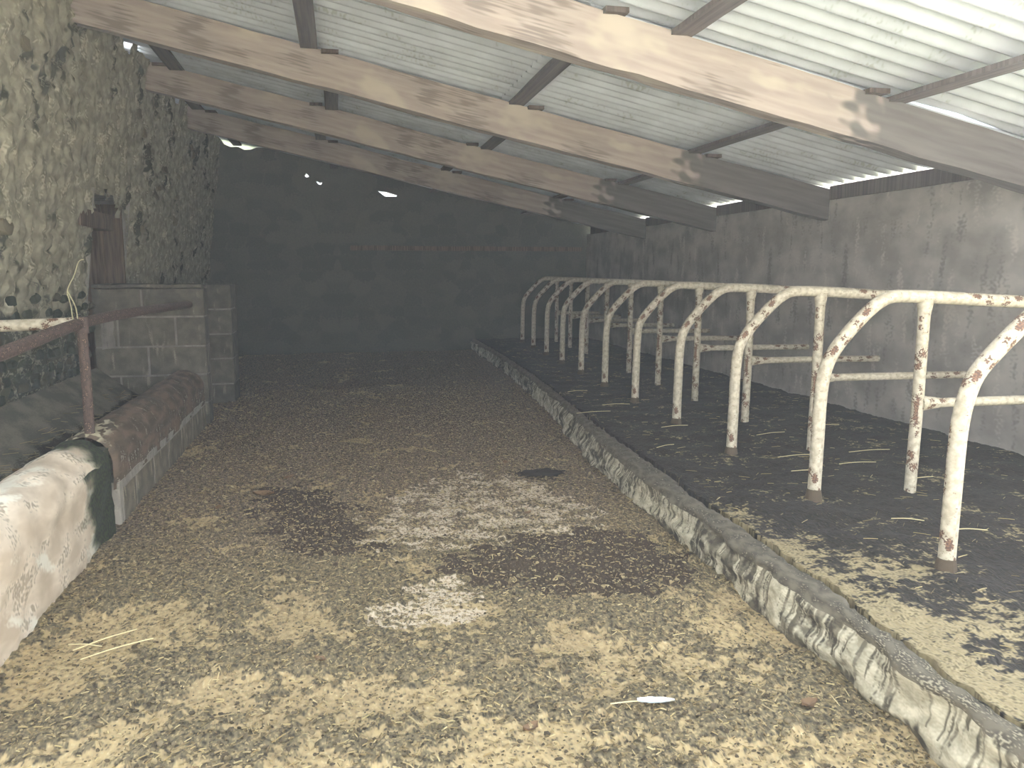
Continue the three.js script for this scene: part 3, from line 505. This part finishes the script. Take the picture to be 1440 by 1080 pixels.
const stalk = (x, y, z, l, a, label, group) => { const dx = Math.cos(a) * l / 2, dz = -Math.sin(a) * l / 2; single('straw_stalk', tube([[x - dx, y, z - dz], [x, y + 0.006, z], [x + dx, y + 0.002, z + dz]], 0.0024, 6, 8), M.straw, label, 'straw', group); };
stalk(-0.8, 0.025, -2.89, 0.24, 0.5, 'longest pale straw stalk of three lying beside the pale low wall', 'long straws by the low wall');
stalk(-0.86, 0.027, -2.97, 0.22, 0.62, 'long straw stalk crossed by a short one beside the pale low wall', 'long straws by the low wall');
stalk(-0.92, 0.025, -2.94, 0.13, -0.35, 'short straw stalk crossing a longer one beside the pale low wall', 'long straws by the low wall');
for (const [x, z, l, a] of [[2.75, -4.35, 0.26, 0.05], [2.6, -4.0, 0.18, -0.2], [3.1, -3.7, 0.2, 0.15], [2.05, -4.75, 0.16, 0.4], [2.0, -6.1, 0.3, 0.1], [2.3, -6.4, 0.24, -0.1], [2.95, -5.0, 0.25, 0.2], [2.55, -3.1, 0.14, -0.5], [3.3, -4.4, 0.3, 0.02], [2.4, -5.4, 0.22, 0.1], [3.5, -5.2, 0.24, -0.1], [2.2, -7.2, 0.2, 0.1], [2.7, -2.9, 0.16, -0.3], [3.0, -4.1, 0.24, -0.05]])
  { const k = clamp(Math.round((-2.556 - z)), 0, 10); stalk(x, bedH(x, z) + 0.013, z, l, a, `${l > 0.23 ? 'long' : l < 0.17 ? 'short' : 'mid-length'} straw stalk on the bed ${x < 2.4 ? 'at the kerb edge' : x < 2.72 ? 'under the hoop' : x < 3.02 ? 'by the inner post' : 'towards the plastered wall'} of the ${order[k]} cubicle divider`, 'long straws on the bed'); }
{
  const g = mergeVertices(new THREE.IcosahedronGeometry(1, 3).deleteAttribute('normal').deleteAttribute('uv'), 1e-4), p = g.attributes.position;
  for (let i = 0; i < p.count; i++) { const x = p.getX(i), y = p.getY(i), z = p.getZ(i), w = 1 + 0.45 * n3(x * 1.6, y * 1.6, z * 1.6); p.setXYZ(i, 1.27 + x * w * 0.13, floorH(1.27, -4.97) + 0.012 + y * w * 0.022, -4.97 + z * w * 0.06); }
  g.computeVertexNormals();
  single('dung_clod', g, mat({ color: new THREE.Color('rgb(46,40,33)') }), 'flat black clod of dung beyond the large pale dry patch', 'dung');
}
M.leaf = mat({ color: new THREE.Color('rgb(122,96,70)'), side: THREE.DoubleSide });
const leafAt = (x, y, z, s, a, label, group) => {
  const top = (u, v, o) => { const t = u * 2 - 1, w = (1 - t * t) * (0.32 + 0.12 * n2(t * 4 + x, v > 0.5 ? 3 : 8)) * s * (v * 2 - 1), q = Math.abs(v * 2 - 1); return [x + (t * s * 0.5) * Math.cos(a) - w * Math.sin(a), y + o + 0.1 * s * q * q + 0.1 * s * t * t + 0.05 * s * n2(t * 3 + x * 9, v * 4), z - (t * s * 0.5) * Math.sin(a) - w * Math.cos(a)]; };
  const f = grid(8, 6, (u, v) => top(u, v, 0.0012)), b = grid(8, 6, (u, v) => top(u, v, 0)); b.setIndex(Array.from(b.index.array).reverse()); b.computeVertexNormals();
  single('dry_leaf', mergeGeometries([f, b]), M.leaf, label, 'leaf', group);
};
for (const [x, z, s, where] of [[-0.48, -4.89, 0.13, 'large curled brown leaf at the edge of a wet dark patch'], [1.39, -2.06, 0.07, 'brown dry leaf on the floor near the foot of the kerb'], [0.52, -2.14, 0.06, 'small brown leaf on the floor beside the white feather'], [-0.35, -5.2, 0.08, 'brown dry leaf deeper in the passage behind the wet dark patch'], [-0.7, -4.6, 0.06, 'small brown leaf between the wet patch and the low wall'], [1.1, -5.3, 0.07, 'brown dry leaf beyond the large pale dry patch'], [1.0, -4.2, 0.06, 'small brown leaf lying on the large pale dry patch'], [-0.1, -2.7, 0.05, 'small brown leaf in front of the small pale dry patch']]) leafAt(x, floorH(x, z) + 0.004, z, s, x * 7, where, 'dry leaves on the floor');
leafAt(-1.66, 0.3, -4.55, 0.09, 0.7, 'curled brown leaf lying in the feed trough behind the low wall');
{
  const x = 0.88, z = -2.16, a = -0.2, y = floorH(x, z) + 0.012, P = (t, w, h) => [x + t * Math.cos(a) + w * Math.sin(a), y + h, z - t * Math.sin(a) + w * Math.cos(a)];
  const t = thing('feather', 'small white feather lying on the passage floor', 'feather', [x, y, z]);
  M.white = mat({ color: new THREE.Color('rgb(226,228,226)') });
  const vane = [1, -1].map((s) => { const g = grid(10, 4, (u, v) => P(lerp(-0.015, 0.1, u), (v - 0.5) * (0.034 + 0.008 * n2(u * 9, v)) * Math.pow(Math.sin(Math.PI * clamp(u * 0.8 + 0.15)), 0.8), 0.004 + 0.01 * Math.abs(v - 0.5) + s * 0.0008)); if (s < 0) { g.setIndex(Array.from(g.index.array).reverse()); g.computeVertexNormals(); } return g; });
  part('vane', mergeGeometries(vane), M.white, t);
  part('quill', tube([P(-0.1, 0.01, 0.002), P(-0.03, 0, 0.004), P(0.098, 0, 0.006)], 0.0022, 6, 10), M.straw, t);
}

renderer.render(scene, camera);
